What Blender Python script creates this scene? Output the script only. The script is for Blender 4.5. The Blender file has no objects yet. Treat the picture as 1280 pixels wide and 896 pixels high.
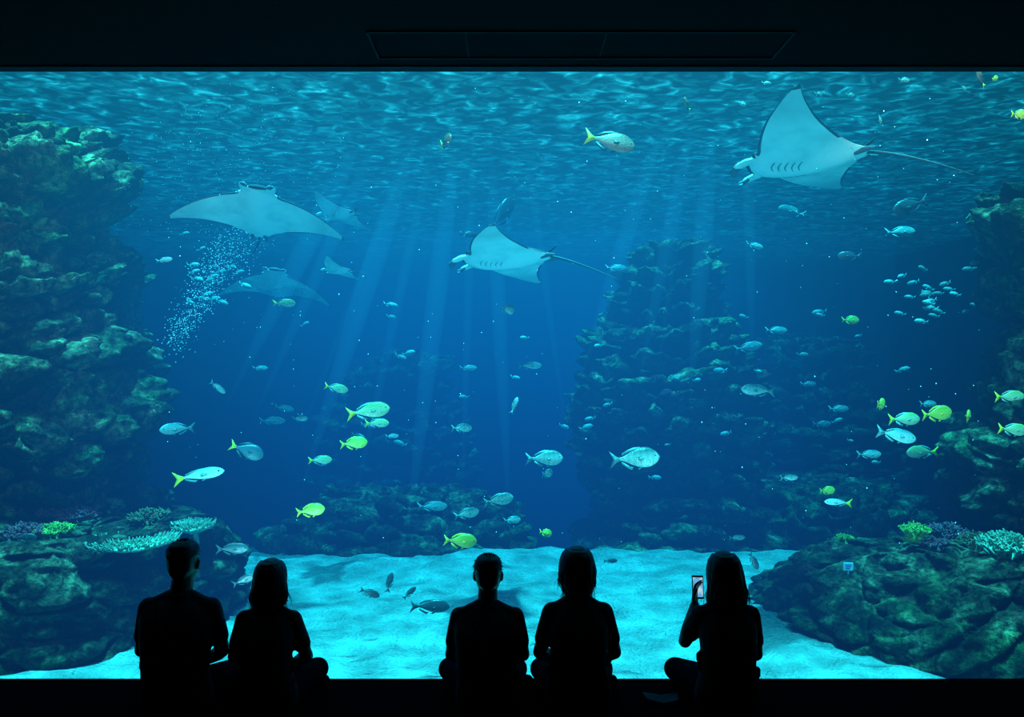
import bpy, bmesh, math, random
import numpy as np
from mathutils import Vector, Matrix, noise, Quaternion
from mathutils.bvhtree import BVHTree
random.seed(7)
S = bpy.context.scene
COL = S.collection
S.view_settings.view_transform = 'Standard'
S.view_settings.look = 'None'
CAMZ = 1.92

def place(bx, by, d):
    """world point at distance d in front of the viewing spot (bearing in 1/1000)"""
    return Vector(((bx-640)/1000*d, d, CAMZ-(by-448)/1000*d))

# ------------------------------------------------------------ helpers
def link(ob, parent=None):
    COL.objects.link(ob)
    if parent: ob.parent = parent
    return ob
def mesh_obj(name, bm, mats, smooth=True, parent=None):
    me = bpy.data.meshes.new(name)
    bm.normal_update(); bm.to_mesh(me); bm.free()
    for m in mats: me.materials.append(m)
    if smooth: me.polygons.foreach_set('use_smooth', [True]*len(me.polygons))
    return link(bpy.data.objects.new(name, me), parent)
def empty(name, loc=(0,0,0)):
    e = bpy.data.objects.new(name, None); e.location = loc; e.empty_display_size = .2
    COL.objects.link(e); return e
def box(bm, a, b, mi=0):
    x0,y0,z0=a; x1,y1,z1=b
    v=[bm.verts.new(p) for p in [(x0,y0,z0),(x1,y0,z0),(x1,y1,z0),(x0,y1,z0),(x0,y0,z1),(x1,y0,z1),(x1,y1,z1),(x0,y1,z1)]]
    for f in [(0,3,2,1),(4,5,6,7),(0,1,5,4),(1,2,6,5),(2,3,7,6),(3,0,4,7)]:
        bm.faces.new([v[i] for i in f]).material_index=mi
def rings(bm, rr, mi=0, cap=True):
    """rr list of rings (lists of Vector) joined in a closed skin"""
    R=[[bm.verts.new(p) for p in r] for r in rr]; n=len(R[0])
    for a,b in zip(R,R[1:]):
        for i in range(n):
            f=bm.faces.new((a[i],a[(i+1)%n],b[(i+1)%n],b[i])); f.material_index=mi
    if cap:
        bm.faces.new(list(reversed(R[0]))).material_index=mi
        bm.faces.new(R[-1]).material_index=mi
def frame(d):
    d=d.normalized(); h=Vector((0,0,1)) if abs(d.z)<.9 else Vector((0,1,0))
    u=d.cross(h).normalized(); v=d.cross(u).normalized()
    return d,u,v
def capsule(bm, p, q, r0, r1, seg=12, mi=0, flat=1.0):
    p=Vector(p); q=Vector(q); d,u,v=frame(q-p)
    out=[]
    def ring(c,r): 
        r=max(r,1e-4)
        return [c+u*math.cos(-t)*r+v*math.sin(-t)*r*flat for t in [2*math.pi*i/seg for i in range(seg)]]
    for k in range(4):
        a=math.pi/2*(1-k/4)*.96
        out.append(ring(p-d*math.sin(a)*r0, math.cos(a)*r0))
    out.append(ring(p,r0)); out.append(ring(q,r1))
    for k in range(1,5):
        a=math.pi/2*(k/4)*.96
        out.append(ring(q+d*math.sin(a)*r1, math.cos(a)*r1))
    out=[list(reversed(o)) for o in out]
    rings(bm,out,mi)
def chain(bm, pts, rad, seg=12, mi=0):
    for i in range(len(pts)-1): capsule(bm, pts[i],pts[i+1],rad[i],rad[i+1],seg,mi)
def ellipsoid(bm, c, r, M=None, seg=16, mi=0):
    c=Vector(c); out=[]
    for k in range(1,seg//2+4):
        a=-math.pi/2+math.pi*k/(seg//2+4)
        rr=[]
        for i in range(seg):
            t=2*math.pi*i/seg
            p=Vector((math.cos(a)*math.cos(t)*r[0],math.cos(a)*math.sin(t)*r[1],math.sin(a)*r[2]))
            if M: p=M@p
            rr.append(c+p)
        out.append(rr)
    rings(bm,out,mi)
def cm(x, xs, ys):
    """smooth interpolation"""
    if x<=xs[0]: return ys[0]
    if x>=xs[-1]: return ys[-1]
    for i in range(len(xs)-1):
        if x<=xs[i+1]: break
    t=(x-xs[i])/(xs[i+1]-xs[i])
    def sl(k):
        if k==0: return (ys[1]-ys[0])/(xs[1]-xs[0])
        if k==len(xs)-1: return (ys[-1]-ys[-2])/(xs[-1]-xs[-2])
        return (ys[k+1]-ys[k-1])/(xs[k+1]-xs[k-1])
    h=xs[i+1]-xs[i]; t2=t*t; t3=t2*t
    return (2*t3-3*t2+1)*ys[i]+(t3-2*t2+t)*h*sl(i)+(-2*t3+3*t2)*ys[i+1]+(t3-t2)*h*sl(i+1)

# ------------------------------------------------------------ materials
def newmat(name):
    m=bpy.data.materials.new(name); m.use_nodes=True; nt=m.node_tree; nt.nodes.clear()
    out=nt.nodes.new('ShaderNodeOutputMaterial'); return m,nt,out
def N(nt,t,**kw):
    n=nt.nodes.new(t)
    for k,v in kw.items(): setattr(n,k,v)
    return n
def ramp(nt, stops):
    r=N(nt,'ShaderNodeValToRGB'); e=r.color_ramp.elements
    while len(e)<len(stops): e.new(.5)
    for el,(p,c) in zip(e,stops): el.position=p; el.color=(*c,1)
    return r
def simple(name, col, rough=.7, var=.25, scale=8, bump=.0, spec=.3, metal=0):
    m,nt,out=newmat(name)
    b=N(nt,'ShaderNodeBsdfPrincipled'); tc=N(nt,'ShaderNodeTexCoord')
    nz=N(nt,'ShaderNodeTexNoise'); nz.inputs['Scale'].default_value=scale; nz.inputs['Detail'].default_value=5
    nt.links.new(tc.outputs['Object'],nz.inputs['Vector'])
    r=ramp(nt,[(.3,[c*(1-var) for c in col]),(.7,[min(1,c*(1+var)) for c in col])])
    nt.links.new(nz.outputs['Fac'],r.inputs['Fac']); nt.links.new(r.outputs['Color'],b.inputs['Base Color'])
    b.inputs['Roughness'].default_value=rough; b.inputs['Metallic'].default_value=metal
    b.inputs['Specular IOR Level'].default_value=spec
    if bump:
        bp=N(nt,'ShaderNodeBump'); bp.inputs['Strength'].default_value=bump; bp.inputs['Distance'].default_value=.02
        nt.links.new(nz.outputs['Fac'],bp.inputs['Height']); nt.links.new(bp.outputs['Normal'],b.inputs['Normal'])
    nt.links.new(b.outputs[0],out.inputs['Surface'])
    return m

def rock_mat(name,g):
    m,nt,out=newmat(name); L=nt.links.new
    b=N(nt,'ShaderNodeBsdfPrincipled'); geo=N(nt,'ShaderNodeNewGeometry')
    def nz(s,d=6,w=0,off=0):
        mp=N(nt,'ShaderNodeMapping'); mp.inputs['Location'].default_value=(off,off*2,off*3)
        n=N(nt,'ShaderNodeTexNoise'); n.inputs['Scale'].default_value=s; n.inputs['Detail'].default_value=d; n.inputs['Roughness'].default_value=.65; n.inputs['Distortion'].default_value=w
        L(geo.outputs['Position'],mp.inputs['Vector']); L(mp.outputs[0],n.inputs['Vector']); return n
    G=lambda c: tuple(min(.9,x*g) for x in c)
    n1=nz(2.6,8,.6); n2=nz(.9,4,.3,5); n3=nz(14,6,0,9); n4=nz(1.6,5,.5,17)
    r1=ramp(nt,[(.36,G((.012,.009,.006))),(.50,G((.08,.058,.032))),(.62,G((.32,.25,.14))),(.74,G((.66,.56,.36)))]); L(n1.outputs['Fac'],r1.inputs['Fac'])
    r2=ramp(nt,[(.50,(0,0,0)),(.66,(1,1,1))]); L(n2.outputs['Fac'],r2.inputs['Fac'])
    mx=N(nt,'ShaderNodeMix',data_type='RGBA'); L(r2.outputs[0],mx.inputs[0]); L(r1.outputs[0],mx.inputs[6])
    r3=ramp(nt,[(.37,G((.01,.022,.008))),(.54,G((.06,.13,.04))),(.70,G((.26,.40,.12)))]); L(n1.outputs['Fac'],r3.inputs['Fac']); L(r3.outputs[0],mx.inputs[7])
    r4=ramp(nt,[(.60,(0,0,0)),(.68,(1,1,1))]); L(n4.outputs['Fac'],r4.inputs['Fac'])
    mx2=N(nt,'ShaderNodeMix',data_type='RGBA'); L(r4.outputs[0],mx2.inputs[0]); L(mx.outputs[2],mx2.inputs[6]); mx2.inputs[7].default_value=(.34,.06,.05,1)
    mx3=N(nt,'ShaderNodeMix',data_type='RGBA',blend_type='MULTIPLY'); mx3.inputs[0].default_value=1
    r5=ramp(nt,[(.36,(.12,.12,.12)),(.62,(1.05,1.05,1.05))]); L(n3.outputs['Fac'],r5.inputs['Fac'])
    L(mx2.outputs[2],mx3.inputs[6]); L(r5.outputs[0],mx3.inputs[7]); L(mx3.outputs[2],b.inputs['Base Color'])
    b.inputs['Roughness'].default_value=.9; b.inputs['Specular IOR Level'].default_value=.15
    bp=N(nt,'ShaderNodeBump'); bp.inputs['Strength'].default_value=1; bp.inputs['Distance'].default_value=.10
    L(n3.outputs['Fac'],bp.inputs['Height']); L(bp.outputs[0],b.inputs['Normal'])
    L(b.outputs[0],out.inputs['Surface']); return m
ROCK=rock_mat('reef_rock',1.0); CLIFF=rock_mat('cliff_rock_brightened',1.6)  # cliffs get the same rock brightened, making up for dim light there

def sand_mat():
    m,nt,out=newmat('white_sand'); L=nt.links.new
    b=N(nt,'ShaderNodeBsdfPrincipled'); geo=N(nt,'ShaderNodeNewGeometry')
    n=N(nt,'ShaderNodeTexNoise'); n.inputs['Scale'].default_value=5; n.inputs['Detail'].default_value=9; n.inputs['Roughness'].default_value=.7
    L(geo.outputs['Position'],n.inputs['Vector'])
    r=ramp(nt,[(.3,(.44,.58,.55)),(.7,(.72,.95,.90))]); L(n.outputs['Fac'],r.inputs['Fac']); L(r.outputs[0],b.inputs['Base Color'])
    n2=N(nt,'ShaderNodeTexNoise'); n2.inputs['Scale'].default_value=26; n2.inputs['Detail'].default_value=6; L(geo.outputs['Position'],n2.inputs['Vector'])
    ad=N(nt,'ShaderNodeMath',operation='ADD'); L(n.outputs['Fac'],ad.inputs[0]); L(n2.outputs['Fac'],ad.inputs[1])
    bp=N(nt,'ShaderNodeBump'); bp.inputs['Strength'].default_value=1; bp.inputs['Distance'].default_value=.17
    L(ad.outputs[0],bp.inputs['Height']); L(bp.outputs[0],b.inputs['Normal'])
    b.inputs['Roughness'].default_value=.95; b.inputs['Specular IOR Level'].default_value=.1
    L(b.outputs[0],out.inputs['Surface']); return m

SIG=(.30,.160,.140)
def water_mat():
    m,nt,out=newmat('tank_water'); L=nt.links.new
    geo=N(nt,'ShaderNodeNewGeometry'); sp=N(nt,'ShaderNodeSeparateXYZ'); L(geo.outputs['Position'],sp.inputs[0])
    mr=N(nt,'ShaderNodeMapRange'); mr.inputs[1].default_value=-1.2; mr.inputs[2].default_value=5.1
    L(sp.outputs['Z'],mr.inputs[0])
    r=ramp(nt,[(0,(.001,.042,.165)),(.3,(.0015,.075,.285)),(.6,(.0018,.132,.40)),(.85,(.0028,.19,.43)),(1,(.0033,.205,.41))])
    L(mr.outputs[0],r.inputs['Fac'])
    # scattered-light glow set dimmer toward the sides of the tank
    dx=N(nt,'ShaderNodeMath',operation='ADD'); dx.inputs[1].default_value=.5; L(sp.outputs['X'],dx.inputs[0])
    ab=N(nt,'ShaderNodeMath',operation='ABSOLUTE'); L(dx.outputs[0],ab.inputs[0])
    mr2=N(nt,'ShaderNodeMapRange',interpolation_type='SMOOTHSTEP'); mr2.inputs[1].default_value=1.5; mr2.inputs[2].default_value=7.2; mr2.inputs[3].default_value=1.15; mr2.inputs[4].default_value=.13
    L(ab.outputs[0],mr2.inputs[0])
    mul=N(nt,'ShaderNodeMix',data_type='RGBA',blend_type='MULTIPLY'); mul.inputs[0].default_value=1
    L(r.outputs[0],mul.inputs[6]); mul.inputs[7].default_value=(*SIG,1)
    em=N(nt,'ShaderNodeEmission'); L(mul.outputs[2],em.inputs['Color']); L(mr2.outputs[0],em.inputs['Strength'])  # emission stands in for light scattered by the water, brighter upward
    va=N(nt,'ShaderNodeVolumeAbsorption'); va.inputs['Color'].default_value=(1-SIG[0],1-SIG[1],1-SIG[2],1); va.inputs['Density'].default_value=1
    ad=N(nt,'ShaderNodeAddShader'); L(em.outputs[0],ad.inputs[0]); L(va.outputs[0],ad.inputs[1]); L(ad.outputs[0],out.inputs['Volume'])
    try: m.cycles.volume_step_rate=2.5
    except Exception: pass
    return m

def surface_mat():
    m,nt,out=newmat('water_surface'); L=nt.links.new
    geo=N(nt,'ShaderNodeNewGeometry')
    mp=N(nt,'ShaderNodeMapping'); mp.inputs['Scale'].default_value=(1,1.15,1); L(geo.outputs['Position'],mp.inputs['Vector'])
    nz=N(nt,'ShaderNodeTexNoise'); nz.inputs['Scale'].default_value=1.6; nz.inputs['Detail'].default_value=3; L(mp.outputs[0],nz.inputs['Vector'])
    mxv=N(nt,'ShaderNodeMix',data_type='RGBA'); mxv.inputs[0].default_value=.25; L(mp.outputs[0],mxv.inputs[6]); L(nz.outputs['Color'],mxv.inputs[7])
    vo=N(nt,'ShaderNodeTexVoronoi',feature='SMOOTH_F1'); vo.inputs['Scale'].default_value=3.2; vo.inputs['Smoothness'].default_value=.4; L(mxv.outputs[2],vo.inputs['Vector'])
    r=ramp(nt,[(.15,(.22,.22,.22)),(.5,(.55,.55,.55)),(.75,(1,1,1))]); L(vo.outputs['Distance'],r.inputs['Fac'])  # patterned transparency shapes the sunlight into caustics
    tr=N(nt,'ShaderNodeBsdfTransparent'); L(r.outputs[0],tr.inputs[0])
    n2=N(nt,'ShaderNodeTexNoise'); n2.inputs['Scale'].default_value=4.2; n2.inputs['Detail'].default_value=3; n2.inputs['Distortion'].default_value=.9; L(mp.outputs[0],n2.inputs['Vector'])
    r2=ramp(nt,[(.42,(.02,.05,.07)),(.57,(.05,.17,.21)),(.66,(.14,.40,.47)),(.76,(.5,.95,1))]); L(n2.outputs['Fac'],r2.inputs['Fac'])  # bright ripples of light put into the translucent colour
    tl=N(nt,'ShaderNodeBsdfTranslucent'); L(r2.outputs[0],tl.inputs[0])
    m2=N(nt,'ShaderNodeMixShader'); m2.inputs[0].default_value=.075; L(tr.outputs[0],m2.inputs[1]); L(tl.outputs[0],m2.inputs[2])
    L(m2.outputs[0],out.inputs['Surface']); return m

def glass_mat():
    m,nt,out=newmat('acrylic_glass'); L=nt.links.new
    tr=N(nt,'ShaderNodeBsdfTransparent'); gl=N(nt,'ShaderNodeBsdfGlossy'); gl.inputs['Roughness'].default_value=.02
    nz=N(nt,'ShaderNodeTexNoise'); nz.inputs['Scale'].default_value=.5
    r=ramp(nt,[(0,(.97,.98,.98)),(1,(1,1,1))]); L(nz.outputs['Fac'],r.inputs['Fac']); L(r.outputs[0],tr.inputs[0])
    mx=N(nt,'ShaderNodeMixShader'); mx.inputs[0].default_value=.01; L(tr.outputs[0],mx.inputs[1]); L(gl.outputs[0],mx.inputs[2]); L(mx.outputs[0],out.inputs['Surface']); return m
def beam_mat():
    m,nt,out=newmat('beam_glow'); em=N(nt,'ShaderNodeEmission'); em.inputs[0].default_value=(.03,.66,1,1); em.inputs[1].default_value=.50  # self-glowing volume imitating a shaft of sunlight
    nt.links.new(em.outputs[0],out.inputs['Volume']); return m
def emis(name,stops,scale,strength):
    m,nt,out=newmat(name); tc=N(nt,'ShaderNodeTexCoord'); nz=N(nt,'ShaderNodeTexNoise'); nz.inputs['Scale'].default_value=scale
    r=ramp(nt,stops); em=N(nt,'ShaderNodeEmission'); em.inputs[1].default_value=strength
    nt.links.new(tc.outputs['Object'],nz.inputs['Vector']); nt.links.new(nz.outputs['Fac'],r.inputs['Fac']); nt.links.new(r.outputs[0],em.inputs[0]); nt.links.new(em.outputs[0],out.inputs['Surface']); return m

# ------------------------------------------------------------ room shell
DARK=simple('dark_paint',(.006,.007,.009),.7,.2,3)
CEIL=simple('ceiling_paint',(.0032,.0028,.004),.85,.2,3,0,.12)
CARPET=simple('dark_carpet',(.003,.0035,.0045),.98,.4,60,.3,.03)
PANEL_AND_LIT_EDGE=simple('panel_metal_and_lit_edge',(.012,.014,.020),.55,.1,5,0,.2)
bm=bmesh.new(); box(bm,(-5,-3,-.1),(5,4.8,0)); mesh_obj('floor',bm,[CARPET],False)
bm=bmesh.new(); box(bm,(-5,-3,3.648),(5,4.8,3.8)); mesh_obj('ceiling',bm,[CEIL],False)
bm=bmesh.new(); box(bm,(-5.1,-3,-.1),(-5,4.8,3.8)); mesh_obj('wall_left',bm,[DARK],False)
bm=bmesh.new(); box(bm,(5,-3,-.1),(5.1,4.8,3.8)); mesh_obj('wall_right',bm,[DARK],False)
bm=bmesh.new(); box(bm,(-5.1,-3.1,-.1),(5.1,-3,3.8)); mesh_obj('wall_back',bm,[DARK],False)
bm=bmesh.new()
box(bm,(-12,4.8,3.70),(12,4.95,5.9)); box(bm,(-12,4.8,-4.2),(12,4.95,-.06))
box(bm,(-12,4.8,-.06),(-3.9,4.95,3.70)); box(bm,(3.9,4.8,-.06),(12,4.95,3.70))
mesh_obj('wall_front',bm,[DARK],False)
bm=bmesh.new(); box(bm,(-3.9,4.86,-.06),(3.9,4.90,3.70)); mesh_obj('window_1',bm,[glass_mat()],False)
bm=bmesh.new(); box(bm,(-3.9,4.72,3.64),(3.9,4.80,3.648)); mesh_obj('lit_edge_strip_1',bm,[PANEL_AND_LIT_EDGE],False)  # lighter bluish strip added for tank light on the soffit edge
# recessed ceiling access panel
bm=bmesh.new()
x0,x1,y0,y1=-.77,1.5,4.22,4.6; z0,z1=3.640,3.648; w=.010
box(bm,(x0,y0,z0),(x1,y0+w,z1)); box(bm,(x0,y1-w,z0),(x1,y1,z1)); box(bm,(x0,y0,z0),(x0+w,y1,z1)); box(bm,(x1-w,y0,z0),(x1,y1,z1))
for xx in (-.25,.5): box(bm,(xx,y0,z0+.004),(xx+w*.5,y1,z1))
mesh_obj('ceiling_access_panel',bm,[PANEL_AND_LIT_EDGE],False)

# ------------------------------------------------------------ tank
TANKW=simple('tank_liner',(.01,.05,.08),.9,.3,.6)
bm=bmesh.new()
box(bm,(-12,25,-4.2),(12,25.2,5.9)); mesh_obj('wall_tank_back',bm,[TANKW],False)
bm=bmesh.new(); box(bm,(-12.2,4.95,-4.2),(-12,25.2,5.9)); mesh_obj('wall_tank_left',bm,[TANKW],False)
bm=bmesh.new(); box(bm,(12,4.95,-4.2),(12.2,25.2,5.9)); mesh_obj('wall_tank_right',bm,[TANKW],False)
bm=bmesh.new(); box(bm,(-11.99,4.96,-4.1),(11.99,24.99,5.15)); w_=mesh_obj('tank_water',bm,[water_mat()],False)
# sand bed
def sand_h(x,y):
    yy=y+.25*noise.noise(Vector((x*.6,0,2)))
    drop=0 if yy<12.9 else -min(2.8,(yy-12.9)**1.5*.55)
    return drop-1.2+.09*noise.noise(Vector((x*.5,y*.5,1)))+.06*noise.noise(Vector((x*1.6,y*1.9,4)))+.04*noise.noise(Vector((x*4,y*5,7)))
bm=bmesh.new(); nx,ny=300,300; g=[]
for j in range(ny+1):
    y=4.96+(24.9-4.96)*(j/ny)**1.25
    g.append([bm.verts.new((-11.9+23.8*i/nx,y,sand_h(-11.9+23.8*i/nx,y))) for i in range(nx+1)])
for j in range(ny):
    for i in range(nx): bm.faces.new((g[j][i],g[j][i+1],g[j+1][i+1],g[j+1][i]))
mesh_obj('sand_bed',bm,[sand_mat()])
bm=bmesh.new(); nx,ny=200,200; g=[]
for j in range(ny+1):
    y=4.96+20.0*j/ny
    g.append([bm.verts.new((-11.9+23.8*i/nx,y,5.09+.03*noise.noise(Vector(((-11.9+23.8*i/nx)*1.5,y*1.8,3))))) for i in range(nx+1)])
for j in range(ny):
    for i in range(nx): bm.faces.new((g[j][i],g[j+1][i],g[j+1][i+1],g[j][i+1]))
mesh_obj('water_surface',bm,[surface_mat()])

# ------------------------------------------------------------ rocks
BVH=[]
def rock(name, c, prof, sx=1, sy=1, amp=.3, seed=0, nt_=260, nz_=240, strata=.42, snap=False, tilt=0, mat=None):
    cx,cy=c; zs=[p[0] for p in prof]; rs=[p[1] for p in prof]
    L=[0]
    for a,b in zip(prof,prof[1:]): L.append(L[-1]+math.hypot(a[0]-b[0],a[1]-b[1]))
    bm=bmesh.new(); R=[]
    rnd=random.Random(seed); hs=[rnd.uniform(-1,1) for _ in range(512)]
    for k in range(nz_+1):
        l=L[-1]*k/nz_; z=np.interp(l,L,zs); r=float(np.interp(l,L,rs)); z=float(z)
        row=[]
        for i in range(nt_):
            t=2*math.pi*i/nt_; ct,st=math.cos(t),math.sin(t)
            p=Vector((cx+ct*r*sx, cy+st*r*sy, z)); q=p+Vector((seed*7.3,seed*3.1,seed*1.7))
            big=noise.fractal(q*.6,1,2,3)
            warp=noise.noise(q*.5)
            tt=z/strata+1.1*warp+.2*noise.noise(q*2.5); fi=math.floor(tt); fr=tt-fi
            lip=math.sin(math.pi*min(1,fr**1.6))**.6 if fr>0 else 0
            e=.06; bl=min(1,fr/e)
            h1=hs[fi%512]; h0=hs[(fi-1)%512]; sh=h0*(1-bl)+h1*bl
            st_=.55*sh+.75*(lip-.7)
            d,_=noise.voronoi(Vector((q.x*1.15+.3*warp,q.y*1.15,q.z*1.9+1.5*warp)))
            crack=-math.exp(-(d[1]-d[0])*10)
            d2,_=noise.voronoi(Vector((q.x*3.2,q.y*3.2,q.z*5.5)))
            fine=noise.fractal(q*4,.9,2.1,4)
            f=min(1,r/.6)
            dis=amp*(.95*big+.85*st_+.8*crack-.65*(d2[0]-.4)+.36*fine)*f
            up=amp*(.35*big+.25*crack-.35*(d2[0]-.4)+.22*fine)*(1 if k>nz_*.5 else .3)
            yy=p.y+st*dis*sy
            row.append(bm.verts.new((p.x+ct*dis*sx, yy, z+up-tilt*(yy-cy+2.0*sy)*max(0,min(1,(z+1.2))))))
        R.append(row)
    for a,b in zip(R,R[1:]):
        for i in range(nt_): bm.faces.new((a[i],a[(i+1)%nt_],b[(i+1)%nt_],b[i]))
    bm.faces.new(R[-1])
    if snap: BVH.append(BVHTree.FromBMesh(bm))
    return mesh_obj(name,bm,[mat or ROCK])
def on_rock(bx,by,dflt):
    """first reef surface seen along a bearing from the viewing spot"""
    o=Vector((0,0,CAMZ)); d=(place(bx,by,10)-o).normalized(); best=None
    for t in BVH:
        h=t.ray_cast(o,d)
        if h[0] is not None and (best is None or h[3]<best[1]): best=(h[0],h[3],h[1])
    return (best[0],best[2]) if best else (place(bx,by,dflt),Vector((0,-1,0)))
def sil_r(cx,cy,b,side):
    ang=math.atan((b-640)/1000)-math.atan2(cx,cy)
    return math.hypot(cx,cy)*math.sin(abs(ang))
# left cliff
cx,cy=-7,10.3
P=[(-1.5,sil_r(cx,cy,208,1))]
for by,b in [(650,200),(560,198),(430,190),(385,165),(340,182),(290,178),(262,150),(240,172),(200,166),(165,128),(150,95)]:
    P.append((CAMZ-(by-448)/1000*10, sil_r(cx,cy,b,1)))
P.append((P[-1][0]+.02,.01))
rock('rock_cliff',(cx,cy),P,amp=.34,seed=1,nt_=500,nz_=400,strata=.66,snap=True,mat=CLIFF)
# right cliff
cx,cy=8,10.5
P=[(-1.5,sil_r(cx,cy,1185,1))]
for by,b in [(640,1195),(600,1185),(560,1185),(500,1200),(440,1212),(400,1236),(380,1216),(300,1226),(270,1208),(240,1208),(218,1230)]:
    P.append((CAMZ-(by-448)/1000*10, sil_r(cx,cy,b,1)))
P.append((P[-1][0]+.03,.01))
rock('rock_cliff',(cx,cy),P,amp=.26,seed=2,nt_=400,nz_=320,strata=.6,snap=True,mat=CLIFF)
# ledges
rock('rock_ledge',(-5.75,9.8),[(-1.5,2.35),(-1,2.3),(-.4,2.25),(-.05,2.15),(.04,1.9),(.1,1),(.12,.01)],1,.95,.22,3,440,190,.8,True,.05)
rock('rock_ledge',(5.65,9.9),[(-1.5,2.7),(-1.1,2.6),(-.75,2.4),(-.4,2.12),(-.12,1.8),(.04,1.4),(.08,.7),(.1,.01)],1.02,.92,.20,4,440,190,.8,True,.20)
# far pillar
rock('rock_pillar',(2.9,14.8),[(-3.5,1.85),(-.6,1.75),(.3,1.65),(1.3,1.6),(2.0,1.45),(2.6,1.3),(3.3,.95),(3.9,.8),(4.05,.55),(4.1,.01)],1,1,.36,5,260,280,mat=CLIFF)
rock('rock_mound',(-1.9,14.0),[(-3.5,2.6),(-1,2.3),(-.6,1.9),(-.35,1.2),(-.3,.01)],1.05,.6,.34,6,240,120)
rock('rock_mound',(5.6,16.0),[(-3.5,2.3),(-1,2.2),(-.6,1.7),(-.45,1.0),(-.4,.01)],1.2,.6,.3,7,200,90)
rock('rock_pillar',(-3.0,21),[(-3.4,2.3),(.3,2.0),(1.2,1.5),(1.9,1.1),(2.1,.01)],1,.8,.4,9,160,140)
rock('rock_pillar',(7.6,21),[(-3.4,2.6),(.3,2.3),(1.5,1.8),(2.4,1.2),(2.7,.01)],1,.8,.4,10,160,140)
# ------------------------------------------------------------ corals
def coral_mat(name,a,b_):
    m,nt,out=newmat(name); L=nt.links.new; b=N(nt,'ShaderNodeBsdfPrincipled'); geo=N(nt,'ShaderNodeNewGeometry')
    n=N(nt,'ShaderNodeTexNoise'); n.inputs['Scale'].default_value=30; L(geo.outputs['Position'],n.inputs['Vector'])
    r=ramp(nt,[(.35,a),(.65,b_)]); L(n.outputs['Fac'],r.inputs['Fac']); L(r.outputs[0],b.inputs['Base Color']); b.inputs['Roughness'].default_value=.8
    L(b.outputs[0],out.inputs['Surface']); return m
C_G=coral_mat('green_coral',(.12,.26,.04),(.36,.56,.08)); C_T=coral_mat('pale_teal_coral',(.09,.20,.14),(.34,.50,.37)); C_P=coral_mat('purple_coral',(.18,.04,.06),(.40,.11,.14)); C_B=coral_mat('brown_coral',(.12,.08,.04),(.30,.20,.10))
def branch_coral(name,bxy,rx,h,n,mat,seed):
    rnd=random.Random(seed); bm=bmesh.new(); c=on_rock(bxy[0],bxy[1],9)[0]+Vector((0,.04,-.01))
    for k in range(n):
        a=rnd.uniform(0,2*math.pi); t=math.sqrt(rnd.random())
        base=c+Vector((math.cos(a)*t*rx*.55,math.sin(a)*t*rx*.55,0))
        tip=c+Vector((math.cos(a)*t*rx,math.sin(a)*t*rx,h*(1-.55*t*t)*rnd.uniform(.8,1.1)))
        r=rx*rnd.uniform(.045,.065)
        capsule(bm,base,tip,r*1.2,r*.55,7)
        for b in range(4):
            m_=base.lerp(tip,rnd.uniform(.45,.85)); d=Vector((rnd.uniform(-1,1),rnd.uniform(-1,1),rnd.uniform(.3,1))).normalized()
            capsule(bm,m_,m_+d*rx*.18,r*.8,r*.45,6)
    ellipsoid(bm,c-Vector((0,0,.03)),(rx*.6,rx*.6,h*.2+.04))
    return mesh_obj(name,bm,[mat])
def table_coral(name,bxy,rx,ry,mat,seed,n=260):
    rnd=random.Random(seed); bm=bmesh.new(); c=on_rock(bxy[0],bxy[1],9)[0]+Vector((0,.10,.11))
    capsule(bm,c-Vector((0,-.05,.24)),c-Vector((0,0,.09)),rx*.22,.06,14)
    out=[]
    for f,z in [(.12,-.10),(.5,-.05),(.9,-.02),(1,.0),(.97,.02),(.6,.015),(.2,.012)]:
        out.append([c+Vector((math.cos(t)*rx*f*(1+.07*math.sin(5*t+seed)+.03*math.sin(11*t)),math.sin(t)*ry*f*(1+.07*math.sin(5*t+seed)),z)) for t in [2*math.pi*i/56 for i in range(56)]])
    rings(bm,out)
    for k in range(n):
        a=rnd.uniform(0,2*math.pi); t=math.sqrt(rnd.random())*1.04
        p=c+Vector((math.cos(a)*t*rx,math.sin(a)*t*ry,.01)); q=p+Vector((math.cos(a)*.035*t,math.sin(a)*.035*t,rnd.uniform(.02,.05)))
        capsule(bm,p,q,.014,.007,6)
    return mesh_obj(name,bm,[mat])
table_coral('table_coral',(162,692),.44,.48,C_T,1,560)
table_coral('table_coral',(238,672),.22,.28,C_T,2,180)
branch_coral('staghorn_coral',(133,638),.22,.15,80,C_T,3)
branch_coral('green_staghorn_coral',(64,668),.25,.12,100,C_G,4)
branch_coral('purple_coral',(25,672),.26,.16,60,C_P,5)
branch_coral('brown_coral',(95,652),.26,.18,70,C_P,6)
branch_coral('brown_coral',(185,652),.26,.16,70,C_B,7)
branch_coral('purple_coral',(60,648),.26,.14,60,C_P,16)
branch_coral('green_staghorn_coral',(1145,668),.19,.13,90,C_G,8)
branch_coral('green_staghorn_coral',(1057,676),.13,.09,60,C_G,9)
branch_coral('staghorn_coral',(1262,694),.31,.25,140,C_T,10)
branch_coral('purple_coral',(1185,672),.28,.18,70,C_P,11)
branch_coral('brown_coral',(1222,684),.22,.18,70,C_B,12)
branch_coral('brown_coral',(1168,682),.2,.10,60,C_P,13)
branch_coral('pale_encrusting_coral',(186,512),.13,.10,60,C_B,14)
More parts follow.
